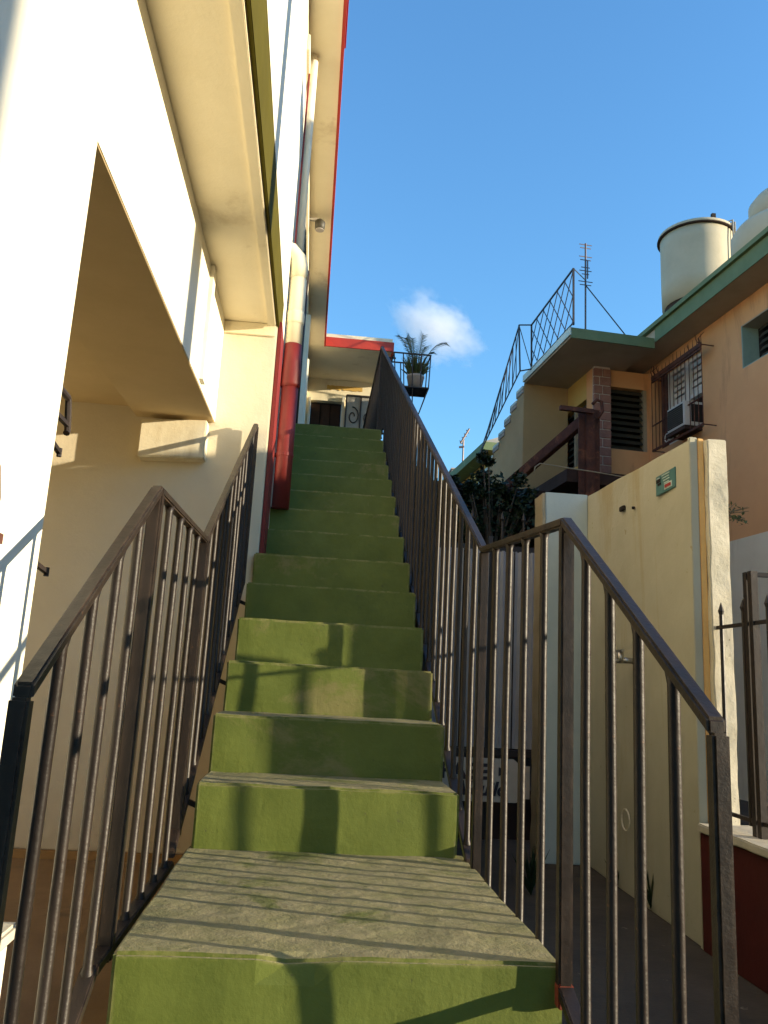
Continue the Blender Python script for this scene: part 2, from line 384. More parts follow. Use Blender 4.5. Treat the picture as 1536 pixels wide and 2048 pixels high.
hp(band(XO-.045, XO-.002, -.022, -.001, -3, HY-.03), 'drip_mould', M_cream, .003)
hp(MB().box(-1.6, -.282, -3, HY+.24, zsof(HY)+.24, 5.24), 'upper_wall', M_white)
hp(MB().box(-1.6, -.282, HY+.262, 11.4, 0, 5.24), 'stair_side_wall', M_white)
hp(MB().box(-.282, -.262, HY+.35, 11.3, 4.98, 5.10), 'wall_moulding', M_cream, .004)
# vertical mouldings and shuttered openings on the upper wall
hp(MB().box(-.281, -.262, 5.9, 6.0, 3.3, 4.97), 'wall_moulding', M_white, .004)
for (ya, yb) in ((6.3, 7.3),):
    fr = hp(MB().box(-.281, -.268, ya, yb, 3.62, 4.76), 'shutter', M_shut, .003)
    for q in range(18):
        z = 3.68+q*.058
        MB().hexa([(x+hx0, y, zz) for (x, y, zz) in [(-.270,ya+.05,z),(-.256,ya+.05,z-.012),(-.256,yb-.05,z-.012),(-.270,yb-.05,z),(-.270,ya+.05,z+.045),(-.266,ya+.05,z+.045),(-.266,yb-.05,z+.045),(-.270,yb-.05,z+.045)]]).build('slat', M_shut, fr)
# roof slab with red edge
rf = hp(MB().box(-1.6, -.06, -3, 10.02, 5.22, 5.36), 'roof_slab', M_cream)
hp(MB().box(-.058, -.038, -3, 9.98, 5.19, 5.37), 'red_fascia', M_redf, .003, rf)
hp(MB().box(-.058, -.028, -3, 5.05, 5.37, 5.45), 'red_fascia', M_redf, .003, rf)
pf = hp(MB().box(-1.6, .84, 10.03, 12.2, 5.25, 5.40), 'porch_roof', M_cream)
hp(MB().box(-.06, .86, 10.005, 10.027, 5.215, 5.345), 'red_fascia', M_redf, .003, pf)
hp(MB().box(.842, .862, 10.03, 12.2, 5.215, 5.345), 'red_fascia', M_redf, .003, pf)
# back wall of the porch: wall pieces round the doorway
pw = MB(); pw.box(-.28, -.20, 11.30, 11.45, zt, 5.25); pw.box(-.20, .25, 11.30, 11.45, 4.92, 5.25); pw.box(.25, .84, 11.30, 11.45, zt, 5.25)
hp(pw, 'porch_wall', M_cream)
dr = hp(MB().box(-.198, .248, 11.40, 11.44, zt, 4.918), 'doorway', M_dark)
for q in range(3):
    hp(MB().box(-.19+q*.145, -.06+q*.145, 11.375, 11.40, zt+.1, 4.88), 'door_leaf', M_brown_shade, .005, dr)
hp(MB().box(.252, .288, 11.24, 11.30, zt, 4.99), 'door_frame', M_white, .004, dr)
hp(MB().box(-.235, -.202, 11.26, 11.30, zt, 4.95), 'door_frame', M_white, .004, dr)
# peeled plaster streak below the porch roof
pp = MB(); n_ = 26; vs = []
for i in range(n_+1):
    x = .02+.52*i/n_; vs += [(x, 11.292, 5.16+.012*noise.noise(Vector((i*.7, 1, 0)))), (x, 11.292, 5.10+.03*noise.noise(Vector((i*.5, 4, 0))))]
vs += [(v[0], 11.299, v[2]) for v in vs]
o_ = 2*(n_+1)
fs = [(2*i, 2*i+1, 2*i+3, 2*i+2) for i in range(n_)] + [(o_+2*i, 2*i, 2*i+2, o_+2*i+2) for i in range(n_)] + [(2*i+1, o_+2*i+1, o_+2*i+3, 2*i+3) for i in range(n_)]
hp(pp.add(vs, fs), 'peeled_plaster', M_ochre)
# scrolled iron gate leaf beside the doorway
ig = thing('scroll_gate', 'black scrolled iron gate leaf beside the dark doorway upstairs', 'gate', (.31, 11.1, zt))
for x in (0, .21, .42): MB().bar((x, 0, .02), (x, 0, 1.86), .022, .022).build('gate_bar', M_iron, ig)
for z in (.05, .95, 1.86): MB().bar((0, 0, z), (.42, 0, z), .02, .02, upv=(0,1,0)).build('gate_rail', M_iron, ig)
for cx in (.105, .315):
    for cz in (.25, .6, 1.15, 1.55):
        pts = [(cx+math.cos(a)*(.02+.009*a), 0, cz+math.sin(a)*(.03+.014*a)) for a in [i*.5 for i in range(17)]]
        MB().tube(pts, .009, 6).build('scroll', M_iron, ig, smooth=True)
MB().box(0, .42, .012, .018, 0, 1.86).build('backing_sheet', M_conc, ig)
# drainpipe: red below, white above
PX, PY = -.222, 4.85
dp_ = MB(); dp_.lathe([(.053, 1.93), (.053, 2.70)], 20, 0, (PX, PY, 0)); hp(dp_, 'drainpipe', M_red, smooth=True)
dp_ = MB(); dp_.lathe([(.056, 2.70), (.062, 2.72), (.060, 2.80), (.056, 2.86), (.055, 2.985)], 20, 0, (PX, PY, 0)); hp(dp_, 'drainpipe_socket', M_red, smooth=True)
dp_ = MB(); dp_.lathe([(.053, 2.985), (.053, 3.46)], 20, 0, (PX, PY, 0)); hp(dp_, 'drainpipe', M_cream, smooth=True)
dp_ = MB(); dp_.lathe([(.054, 3.12), (.058, 3.14), (.058, 3.19), (.054, 3.21)], 20, 0, (PX, PY, 0)); hp(dp_, 'pipe_collar', M_cream, smooth=True)
dp_ = MB(); dp_.tube([(PX, PY, 3.44), (PX, PY, 3.52), (PX-.015, PY, 3.58), (PX-.06, PY, 3.63), (PX-.14, PY, 3.65)], .057, 18); hp(dp_, 'pipe_elbow', M_cream, smooth=True)
dp_ = MB(); dp_.lathe([(.03, 3.66), (.03, 5.2)], 18, 0, (PX-.02, PY+.12, 0)); hp(dp_, 'drainpipe', M_white, smooth=True)
for zz in (2.25,):
    hp(MB().lathe([(.054, zz), (.056, zz+.003), (.056, zz+.022), (.054, zz+.025)], 20, 0, (PX, PY, 0)).box(-.285, PX-.04, PY-.012, PY+.012, zz, zz+.022), 'pipe_bracket', M_red)
dp_ = MB(); dp_.tube([(-.262, HY+.55, 2.2), (-.262, HY+.55, 3.2), (-.262, HY+.56, 4.97)], .007, 8); hp(dp_, 'conduit', M_red, smooth=True)
dp_ = MB(); dp_.tube([(-.262, 7.6, 3.1), (-.262, 7.6, 4.97)], .016, 8); hp(dp_, 'conduit', M_iron, smooth=True)
hp(MB().box(-.281, -.225, 8.6, 8.72, zt, 4.97), 'pilaster', M_white, .005)
hp(MB().box(-.281, -.235, 9.9, 9.98, zt, 4.97), 'pilaster', M_white, .005)
# gate hinges left in the recess wall
HXP = XW-.012
for pix in ((112, 893), (86, 1135)):
    q = onX(*pix, HXP)
    hp(MB().bar((HXP, 1.78, q.z+.004), (HXP, q.y+.028, q.z-.006), .010, .010).tube([(HXP, q.y+.028, q.z-.016), (HXP, q.y+.028, q.z+.004)], .006, 8), 'hinge_pin', M_iron)
q0, q1 = onX(138, 798, HXP), onX(134, 868, HXP)
hk = MB().tube([(HXP, 1.78, q0.z), (HXP, q0.y-.008, q0.z), (HXP, q0.y, q0.z-.010), (HXP, q1.y, q1.z+.008), (HXP, q1.y-.006, q1.z)], .008, 8).bar((HXP, 1.78, q1.z+.02), (HXP, q1.y, q1.z+.02), .010, .010)
hp(hk, 'gate_staple', M_iron)
# flood lamp under the eave
cm = thing('flood_lamp', 'small grey flood lamp hanging under the long eave', 'lamp', (-.16, 6.95, 5.10))
MB().bar((-.10, 0, .06), (-.02, 0, .05), .03, .03).build('bracket', M_conc, cm)
MB().lathe([(.03, -.05), (.045, -.04), (.05, .03), (.02, .06)], 16).build('lamp_head', M_louvre, cm, smooth=True)
MB().lathe([(.040, -.052), (.040, -.047)], 16).build('lens', M_pot, cm)

# ================================================================== low parapet and fence at far left
pv = thing('low_parapet', 'low white rendered parapet beside the foot of the short railing', 'wall', (-.5, .6, 0))
box('parapet_wall', -.40, .075, -3, .81, 0, .505, M_white, pv, .006)
box('coping', -.41, .085, -3, .82, .505, .53, M_cap, pv, .005)
fl = thing('iron_fence', 'dark iron fence with leaf shaped spear heads on the white parapet', 'fence', (-.5, 1.29, .53))
for k in range(8):
    y = -k*.16
    MB().tube([(0, 0, 0), (0, 0, .60)], .009, 8).build('picket', M_iron, fl, loc=(0, y, 0))
    MB().add([(0,-.004,.58),(0,-.022,.645),(0,0,.70),(0,.022,.645),(.008,0,.645),(-.008,0,.645),(0,.004,.58)],
             [(0,4,1),(1,4,2),(2,4,3),(3,4,0),(1,5,0),(2,5,1),(3,5,2),(0,5,3)]).build('spear_head', M_rust, fl, loc=(0, y, 0))
MB().bar((0, -1.3, .585), (0, .04, .585), .012, .016).build('fence_rail', M_rust, fl)
MB().bar((0, -1.3, .12), (0, .02, .12), .012, .016).build('fence_rail', M_rust, fl)

# ================================================================== YARD WALL (right of the stair)
wy = thing('garden_wall', 'tall yellowed rendered garden wall with rough broken end', 'wall', (1.6, 3.25, 0))
def wq(p): return (p[0]-1.6, p[1]-3.25, p[2])
A, B = (1.585, 3.25), (1.635, 4.70)
wm = MB().hexa([wq((A[0],A[1],0)), wq((A[0]+.135,A[1],0)), wq((B[0]+.135,B[1],0)), wq((B[0],B[1],0)),
                wq((A[0],A[1],2.03)), wq((A[0]+.135,A[1],2.03)), wq((B[0]+.135,B[1],2.11)), wq((B[0],B[1],2.11))])
wm.build('wall_panel', M_wall, wy, .004, cuts=.25, rough_amp=.004)
# end: smooth fillet, painted orange stripe, broken plaster
MB().box(1.575-1.6, 1.61-1.6, -.02, 0, 0, 2.035).build('smooth_fillet', M_wall, wy, .003)
MB().box(1.611-1.6, 1.636-1.6, -.024, -.001, .46, 2.03).build('orange_stripe', M_stripe, wy, .003)
rp = MB().box(1.637-1.6, 1.722-1.6, -.055, -.001, .45, 2.022); rp.build('broken_plaster', M_rough, wy, .004, cuts=.018, rough_amp=.006)
# return pier
MB().box(1.372-1.6, 1.634-1.6, 1.44, 1.56, .0, 2.115).build('return_pier', M_blue, wy, .004)
MB().box(1.350-1.6, 1.371-1.6, 1.435, 1.60, .0, 2.105).build('pier_edge', M_frame, wy, .003, cuts=.05, rough_amp=.006)
# outlet hole, dowel, patched ring
ho = onX(1245, 1018, 1.605); MB().box(ho.x-.012-1.6, ho.x+.004-1.6, ho.y-.035-3.25, ho.y+.02-3.25, ho.z-.013, ho.z+.013).build('wall_socket', M_dark, wy, .003)
h2 = onX(1269, 1016, 1.602); MB().lathe([(.008, -.006), (.008, .006)], 10, 0, (h2.x-.006-1.6, h2.y-3.25, h2.z)).build('plug_hole', M_dark, wy)
rg_ = onX(1252, 1640, 1.60)
MB().tube([(rg_.x-1.602, rg_.y-3.25+.05*math.cos(a), rg_.z+.05*math.sin(a)) for a in [q*.42 for q in range(16)]], .004, 6).build('patched_ring', M_rough, wy)
# plaque
pc = thing('wall_plaque', 'small teal enamel plaque with pale and red markings on the garden wall', 'plaque', (1.590, 3.50, 1.90))
MB().box(-.006, .0, -.105, .100, -.047, .047).build('plate', M_teal, pc, .002)
def strip(y0, y1, z0, z1, m, nme='marking', x=-.0085): MB().box(x, x+.002, y0, y1, z0, z1).build(nme, m, pc)
strip(.045, .090, .012, .028, M_dark); strip(.040, .075, -.002, .008, M_dark); strip(.055, .085, .030, .036, M_inklight)
for i in range(4): strip(-.050+.006*(i % 2), .03-.008*i, .033-i*.013, .038-i*.013, M_inklight)
strip(-.075, .005, -.036, -.008, M_inklight); strip(-.066, -.004, -.029, -.015, M_inkred, x=-.0105)
# tap
tp = onX(1268, 1322, 1.60)
tt = thing('garden_tap', 'small metal garden tap on the yellowed wall behind the railing', 'tap', (1.602, tp.y, tp.z))
MB().tube([(.01,0,0),(-.06,0,0)], .012, 10).build('pipe', M_chrome, tt, smooth=True)
MB().tube([(-.055,0,-.012),(-.058,0,.03)], .014, 10).build('valve', M_chrome, tt, smooth=True)
MB().bar((-.058,-.03,.036),(-.058,.03,.036), .012, .01).build('handle', M_chrome, tt)
MB().tube([(-.055,0,0),(-.085,0,-.006),(-.092,0,-.035)], .010, 10).build('spout', M_chrome, tt, smooth=True)
tt.scale = (1.25, 1.25, 1.25)

# low maroon wall with pale cap and fence, coming towards the viewer
lw = thing('low_maroon_wall', 'low maroon painted wall with pale concrete cap below the iron fence', 'wall', (1.6, 3.2, 0))
MB().box(-.03, .17, -4.2, .02, 0, .425).build('wall_body', M_maroon, lw, .004)
MB().box(-.045, .19, -4.2, .012, .427, .458).build('coping', M_cap, lw, .005, cuts=.12, rough_amp=.004)
rf2 = thing('iron_fence', 'black iron fence with pointed pickets on the low maroon wall', 'fence', (1.655, 3.15, .458))
def picket(y, h):
    MB().tube([(0,0,.03),(0,0,h-.05),(0,0,h-.035),(0,0,h)], [.0085,.0085,.013,.001], 8).build('picket', M_iron, rf2, loc=(0, y, 0))
for k in range(10): picket(.01-.17*2*k*.5, .86)
for z in (.05, .76): MB().bar((0, -1.75, z), (0, .05, z), .012, .014).build('fence_rail', M_iron, rf2)
for dy in (-.20, -.235): MB().bar((0, dy, .0), (0, dy, .955), .026, .026, upv=(1,0,0)).build('gate_post', M_iron, rf2)
MB().bar((0, -.22, .945), (.9, -.30, .945), .02, .016).build('gate_top_rail', M_iron, rf2)

# ================================================================== YARD GATE with sheet panels and signboard
yg = thing('yard_gate', 'iron yard gate clad in pale sheet panels with spear points', 'gate', (.82, 5.35, 0))
for (x0, x1) in ((.0, .185), (.195, .36), (.385, .53), (.54, .70)):
    m = MB(); n_ = 8
    for i in range(n_):
        a = x0+(x1-x0)*i/n_; b = x0+(x1-x0)*(i+1)/n_; da = .008*(i % 2); db = .008*((i+1) % 2)
        m.hexa([(a,da,.56),(b,db,.56),(b,db+.004,.56),(a,da+.004,.56),(a,da,1.85),(b,db,1.85),(b,db+.004,1.85),(a,da+.004,1.85)])
    m.build('sheet_panel', M_sheet, yg)
for z in (.53, 1.865): MB().bar((-.3, .02, z), (.72, .02, z), .03, .04, upv=(0,0,1)).build('gate_rail', M_iron, yg)
for x in (-.29, -.01, .372, .715): MB().bar((x, .03, .0), (x, .03, 1.95), .03, .03).build('gate_stile', M_iron, yg)
for x in (.10, .24, .45, .60, -.15):
    MB().tube([(x,.03,1.86),(x,.03,2.06),(x,.03,2.075),(x,.03,2.13)], [.009,.009,.017,.001], 8).build('spear_point', M_iron, yg)
MB().box(-.3, .72, .05, .07, .0, .30).build('kick_plate', M_brown_shade, yg)
sg = thing('signboard', 'cream signboard with clipped corners hung low on the yard gate', 'sign', (1.16, 5.22, .37))
vs = [(-.30,0,-.125),(.20,0,-.125),(.235,0,-.10),(.285,0,-.10),(.285,0,.095),(.225,0,.10),(.18,0,.135),(-.30,0,.135)]
sm = MB().add(vs+[(x,.012,z) for (x,y,z) in vs], [tuple(range(8)), tuple(reversed(range(8,16)))]+[(i,i+8,(i+1)%8+8,(i+1)%8) for i in range(8)])
so = sm.build('board', M_sign, sg)
def text(body, size, loc, m, parent, name, shear=0, sx=1):
    c = bpy.data.curves.new(name, 'FONT'); c.body = body; c.size = size; c.extrude = .0015; c.offset = size*.035; c.shear = shear
    o = bpy.data.objects.new(name+'_tmp', c); col.objects.link(o)
    bpy.context.view_layer.update()
    me = bpy.data.meshes.new_from_object(o.evaluated_get(bpy.context.evaluated_depsgraph_get()))
    col.objects.unlink(o); bpy.data.objects.remove(o)
    me.materials.clear()
    q = obj(name, me, m, parent, loc); q.rotation_euler = (R(90), 0, 0); q.scale = (sx, 1, 1)
    return q
text('PASE', .13, (-.285, -.003, .01), M_ink, sg, 'lettering', 0, 1.08)
MB().add([(.085,-.004,.085),(.085,-.004,.03),(.15,-.004,.058),(.085,-.001,.085),(.085,-.001,.03),(.15,-.001,.058)], [(0,1,2),(5,4,3),(0,3,4,1),(1,4,5,2),(2,5,3,0)]).build('arrow', M_ink, sg)
text('Alquilo', .115, (-.20, -.003, -.085), M_ink, sg, 'lettering', .25, 1.02)

# ================================================================== PEACH HOUSE (right)
HO = Vector((3.951, 8.927, 0)); HR = R(4.95)
Minv = Matrix.Rotation(-HR, 3, 'Z')
CL = Minv @ (CAM-HO)
def hx(x, y, X): d = Minv @ ray(x, y); return CL + d*((X-CL.x)/d.x)
def hy(x, y, Y): d = Minv @ ray(x, y); return CL + d*((Y-CL.y)/d.y)
def hw(p): return HO + Matrix.Rotation(HR, 3, 'Z') @ Vector(p)
ph = thing('peach_house', 'two storey peach rendered house with green eaves and brick pillar', 'house', HO, HR)
XP = .34
def holed(u0, u1, z0, z1, holes, mk):
    """split a wall rectangle round its openings"""
    zs = sorted({z0, z1, *[h[2] for h in holes], *[h[3] for h in holes]})
    for za, zb in zip(zs[:-1], zs[1:]):
        us = [(h[0], h[1]) for h in holes if h[2] <= za+1e-6 and h[3] >= zb-1e-6]; us.sort(); u = u0
        for (a, b) in us:
            if a > u: mk(u, a, za, zb)
            u = b
        if u < u1: mk(u, u1, za, zb)
WA = (-.44, .70, 3.99, 4.97)                                    # barred window on the long wall
WB = (-2.20, -1.20, 4.40, 4.89)                                # teal-lined opening
lm = MB(); holed(-5.6, 1.0, 2.59, 5.16, [WA, WB], lambda a, b, c, d: lm.box(XP, XP+.24, a, b, c, d)); lm.build('long_wall', M_peach, ph)
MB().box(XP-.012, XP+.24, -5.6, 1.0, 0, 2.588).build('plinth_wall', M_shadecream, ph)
MB().box(XP+.24, 6.2, -5.6, -5.4, 0, 5.16).build('end_wall', M_peach, ph)
MB().box(XP+.24, 6.2, 5.6, 5.8, 0, 5.16).build('end_wall', M_peach, ph)
MB().box(6.0, 6.2, -5.4, 5.6, 0, 5.16).build('end_wall', M_peach, ph)
rfp = MB().box(0, 6.3, -5.8, 6.0, 5.165, 5.34).build('roof_slab', M_soffit, ph)
MB().box(-.012, -.001, -5.81, -.02, 5.16, 5.345).build('eave_fascia', M_housegreen, rfp)
MB().box(-.010, 6.3, -5.822, -5.802, 5.16, 5.345).build('eave_fascia', M_housegreen, rfp)
MB().box(-.05, 6.3, -5.84, 6.0, 5.346, 5.40).build('roof_topping', M_housegreen, rfp)
# low block added at the unseen street end to shade the wing wall
stx = MB().box(.02, 4.8, -6.44, -5.62, 0, 2.72).build('added_shade_block', M_peach, ph)
MB().box(.0, 4.9, -6.47, -5.60, 2.722, 2.875).build('shade_block_roof', M_housegreen, stx)
MB().box(1.2, 2.0, -6.46, -6.442, .02, 2.0).build('shade_block_door', M_bark, stx)
# porch roof
pr = MB().box(-1.08, -.002, .0, 1.62, 5.10, 5.195).build('porch_roof', M_soffit, ph)
MB().box(-1.09, -.014, -.014, -.001, 5.085, 5.215).build('eave_fascia', M_housegreen, pr)
MB().box(-1.105, -1.081, -.014, 1.62, 5.12, 5.215).build('slab_edge', M_edgewhite, pr)
# facade piece with the louvred window
FY = .80
LV = (-.225, XP-.03, 4.03, 4.87)
fm = MB(); holed(-.44, XP-.002, 3.45, 5.10, [LV], lambda a, b, c, d: fm.box(a, b, FY, FY+.2, c, d)); fm.build('front_wall', M_peach, ph)
def louvre(parent, u0, u1, z0, z1, place, n):
    for i in range(n):
        z = z0+(z1-z0)*(i+.5)/n; h = (z1-z0)/n
        place(u0, u1, z-h*.42, z+h*.42)
lf = MB().box(LV[0], LV[1], FY+.12, FY+.15, LV[2], LV[3]).build('louvre_window', M_dark, ph)
for a, b in ((LV[0], LV[0]+.03), (LV[1]-.045, LV[1])): MB().box(a, b, FY+.01, FY+.118, LV[2], LV[3]).build('window_frame', M_frame, lf)
louvre(lf, LV[0]+.03, LV[1]-.045, LV[2], LV[3], lambda a, b, c, d: MB().hexa([(a,FY+.02,c),(b,FY+.02,c),(b,FY+.035,c+.004),(a,FY+.035,c+.004),(a,FY+.08,d),(b,FY+.08,d),(b,FY+.095,d+.004),(a,FY+.095,d+.004)]).build('slat', M_louvre, lf), 10)
# side wall behind the brick pillar, with its louvres
SX = -.44
p1, p2 = hx(1183, 790, SX), hx(1122, 850, SX)
SV = (p1.y+.03, p2.y, hx(1183, 915, SX).z, p1.z)
sm2 = MB(); holed(FY+.2, 4.2, 3.45, 5.10, [SV], lambda a, b, c, d: sm2.box(SX, SX+.2, a, b, c, d)); sm2.build('side_wall', M_ochre, ph)
ls = MB().box(SX+.12, SX+.15, SV[0], SV[1], SV[2], SV[3]).build('louvre_window', M_dark, ph)
mid = (SV[0]+SV[1])/2
MB().box(SX+.0, SX+.10, mid-.03, mid+.03, SV[2], SV[3]).build('window_frame', M_frame, ls)
for (a, b) in ((SV[0], mid-.03), (mid+.03, SV[1])):
    louvre(ls, a, b, SV[2], SV[3], lambda a, b, c, d: MB().hexa([(SX+.02,a,c),(SX+.02,b,c),(SX+.035,b,c+.004),(SX+.035,a,c+.004),(SX+.08,a,d),(SX+.08,b,d),(SX+.095,b,d+.004),(SX+.095,a,d+.004)]).build('slat', M_louvre, ls), 9)
# brick pillar
bpl = MB().box(-.448, -.232, FY-.062, FY-.002, 3.42, 5.098).build('brick_pillar', M_mortar, ph)
zc = 3.43; i = 0
while zc < 5.02:
    for (a, b) in (((-.455, -.345), (-.333, -.225)) if i % 2 else ((-.455, -.385), (-.373, -.225))):
        j = random.uniform(-.003, .003)
        MB().box(a, b, FY-.072+j, FY-.03, zc, zc+.105).build('brick', M_brick, bpl, .004)
    zc += .118; i += 1
# upper floor slab and carport, its deep shade put into dark surfaces
MB().box(-1.15, XP-.014, -.05, 4.2, 3.30, 3.448).build('floor_slab', M_brown_shade, ph)
MB().box(-2.6, XP-.014, 4.2, 4.4, 0, 3.44).build('carport_wall', M_brown_shade, ph)
MB().box(-2.6, -1.152, .6, 4.2, 3.25, 3.33).build('carport_roof', M_brown_shade, ph)
MB().box(-2.6, -2.5, 1.6, 4.2, 0, 3.25).build('carport_wall', M_brown_shade, ph)
# barred window and its sashes
sw = MB().box(XP+.16, XP+.20, WA[0], WA[1], WA[2], WA[3]).build('sash_window', M_dark, ph)
wy0, wy1 = WA[0], .40
for (a, b) in ((wy0, wy0+.05), (-.07, .04), (wy1-.06, wy1+.02)): MB().box(XP+.06, XP+.155, a, b, WA[2], WA[3]).build('window_frame', M_whitepaint, sw)
for zz in (WA[2], WA[3]-.05, 4.46): MB().box(XP+.065, XP+.15, wy0, wy1, zz, zz+.05).build('window_frame', M_whitepaint, sw)
for (a, b) in ((wy0+.05, -.07), (.04, wy1-.06)):
    for k in range(5):
        z = 4.53+k*.08
        MB().box(XP+.09, XP+.12, a+.01, b-.01, z, z+.055).build('glazing_slat', M_whitepaint, sw)
MB().box(XP+.02, XP+.15, .43, .52, WA[2], WA[3]).build('window_jamb', M_rust, sw)
to = MB().box(XP+.2, XP+.22, WB[0], WB[1], WB[2], WB[3]).build('louvre_window', M_dark, ph)
for q in range(6):
    z = WB[2]+.02+q*.078
    MB().hexa([(XP+.14,WB[0],z),(XP+.14,WB[1]-.1,z),(XP+.15,WB[1]-.1,z),(XP+.15,WB[0],z),(XP+.18,WB[0],z+.06),(XP+.18,WB[1]-.1,z+.06),(XP+.19,WB[1]-.1,z+.06),(XP+.19,WB[0],z+.06)]).build('slat', M_louvre, to)
MB().box(XP+.003, XP+.198, WB[1]-.014, WB[1]+.0, WB[2], WB[3]).build('reveal', M_teal2, to)
MB().box(XP+.003, XP+.198, WB[0], WB[1]-.016, WB[3]-.014, WB[3]).build('reveal', M_soffit, to)
MB().box(XP+.003, XP+.198, WB[0], WB[1]-.016, WB[2], WB[2]+.012).build('reveal', M_teal2, to)
# window cage
gx = XP-.16
gr = thing('window_cage', 'rusty spiked iron cage over the upstairs window of the peach house', 'window grille', hw((gx, -.05, 3.9)), HR)
def G(y, z, x=0): return (x, y+.05, z-3.9)
ga, gb = hx(1303, 745, gx), hx(1402, 690, gx)
gl = hx(1403, 850, gx).z
gy0, gy1, gz1 = gb.y, ga.y, (ga.z+gb.z)/2-.04
for z, t in ((gz1, .05), (gz1-.05, .02), (gl, .025), (gl+.32, .012)): MB().bar(G(gy0, z), G(gy1, z), .018, t).build('cage_rail', M_rust, gr)
for k in range(14):
    y = gy0+(gy1-gy0)*k/13
    MB().tube([G(y, gl), G(y, gz1), G(y, gz1+.10+random.uniform(-.02, .03))], [.005, .005, .002], 6).build('cage_bar', M_rust, gr)
for y in (gy0, gy1):
    for z in (gz1, gl): MB().bar(G(y, z), G(y, z, .158), .010, .010).build('cage_return', M_rust, gr)
for k in range(9):
    y = gy0+(gy1-gy0)*random.choice((random.uniform(0, .22), random.uniform(.85, 1)))
    MB().tube([G(y, gz1), G(y+random.uniform(-.05, .05), gz1+.08, -.02), G(y+random.uniform(-.09, .09), gz1+.13, random.uniform(-.05, .05))], [.006, .005, .002], 6).build('bent_spike', M_rust, gr)
for k in range(3):
    y = gy1-.34-k*.12; MB().tube([G(y+math.cos(a)*.045, gl+.07+math.sin(a)*.05) for a in [q*.5 for q in range(13)]], .007, 6).build('cage_ring', M_whitepaint, gr, smooth=True)
# air conditioner
ax = XP-.21
a0, a1 = hx(1368, 800, ax), hx(1334, 822, ax); ab = hx(1368, 850, ax).z
acn = thing('air_conditioner', 'boxy window air conditioner inside the rusty cage', 'air conditioner', hw((ax, a0.y, ab)), HR)
AH = a0.z-ab; AL = a1.y-a0.y; AD = XP+.06-ax
MB().box(0, AD, 0, AL, 0, AH).build('casing', M_ac, acn, .008)
MB().box(-.006, -.001, .03, AL-.02, .03, AH-.03).build('grille_panel', M_dark, acn)
for k in range(9): MB().box(-.012, -.007, .035, AL-.025, .04+k*(AH-.08)/9, .05+k*(AH-.08)/9).build('grille_slat', M_louvre, acn)
MB().box(.085, AD-.02, -.006, -.001, .05, AH-.035).build('side_vent', M_dark, acn)
MB().box(-.01, AD, -.02, AL+.02, -.05, -.005).build('shelf', M_brown_shade, acn)
# stair to the roof with flank
s0 = hx(1042, 757, -1.1); s1 = hx(985, 890, -1.1)
slope = (s0.z-s1.z)/(s1.y-s0.y)
ys = 1.62; NS = 15; rn = .26; rs_ = rn*slope
rs = thing('roof_stair', 'plain concrete stair climbing to the roof of the peach house', 'staircase', hw((-1.1, ys, 0)), HR)
for k in range(NS):
    y = k*rn; z = 5.195-(k+1)*rs_
    MB().box(0, .64, y, y+rn+.02, z-.10, z).build('step', M_edgewhite if k < 0 else M_conc, rs, .006)
    MB().box(-.004, 0.01, y, y+rn, z-.035, z+.004).build('step_edge', M_edgewhite, rs)
for k in range(NS):
    y = k*rn; z = 5.195-(k+1)*rs_
    MB().box(.012, .63, y+.001, y+rn-.001, 3.45, z-.101).build('flank_wall', M_flank, rs)
MB().box(.015, .655, -.012, -.001, 3.45, 5.098).build('flank_wall', M_flank, rs)
# roof railing with lattice
rg = thing('roof_railing', 'thin dark lattice railing along the roof edge and roof stair', 'railing', hw((-1.1, 0, 5.2)), HR)
t1 = hx(1147, 537, -1.1); t2 = hx(1063, 650, -1.1); b1 = hx(1147, 645, -1.1); b2 = hx(1063, 738, -1.1)
def V(p): return (0, p.y, p.z-5.2)
MB().bar(V(t1), V(t2), .018, .018).build('top_rail', M_iron, rg); MB().bar(V(b1), V(b2), .014, .014).build('bottom_rail', M_iron, rg)
for a, b in ((t1, b1), (t2, b2)): MB().bar(V(a), (0, b.y, -.0), .02, .02).build('post', M_iron, rg)
def L4(u, v, A, B, C_, D): return (A.lerp(B, u)).lerp(C_.lerp(D, u), v)   # v: top->bottom
nn = 6
for i in range(-2, nn):
    for dirn in (1, -1):
        u0, u1 = i/nn, (i+2.2)/nn
        v0, v1 = (0, 1)
        if u0 < 0: v0 = -u0/(u1-u0); u0 = 0
        if u1 > 1: v1 = v0+(1-v0)*(1-max(u0, i/nn))/(u1-max(u0, i/nn)); u1 = 1
        if v1-v0 < .08: continue
        if dirn == 1: a, b = L4(u0, v0, t1, t2, b1, b2), L4(u1, v1, t1, t2, b1, b2)
        else: a, b = L4(u0, 1-v0, t1, t2, b1, b2), L4(u1, 1-v1, t1, t2, b1, b2)
        MB().bar(V(a), V(b), .009, .009).build('lattice_bar', M_iron, rg)
t3 = hx(1038, 650, -1.1); t3 = Vector((-1.1, t2.y+.02, t2.z)); t4 = hy(1038, 650, t2.y); b4 = hy(1040, 742, t2.y)
t4l = Vector((t4.x+1.1, t4.y, t4.z-5.2)); b4l = Vector((b4.x+1.1, b4.y, b4.z-5.2))
MB().bar(V(t2), t4l, .014, .014).build('top_rail', M_iron, rg); MB().bar(V(b2), b4l, .014, .014).build('bottom_rail', M_iron, rg)
MB().bar(t4l, b4l, .018, .018).build('post', M_iron, rg)
MB().bar(t4l, V(b2), .009, .009).build('lattice_bar', M_iron, rg)
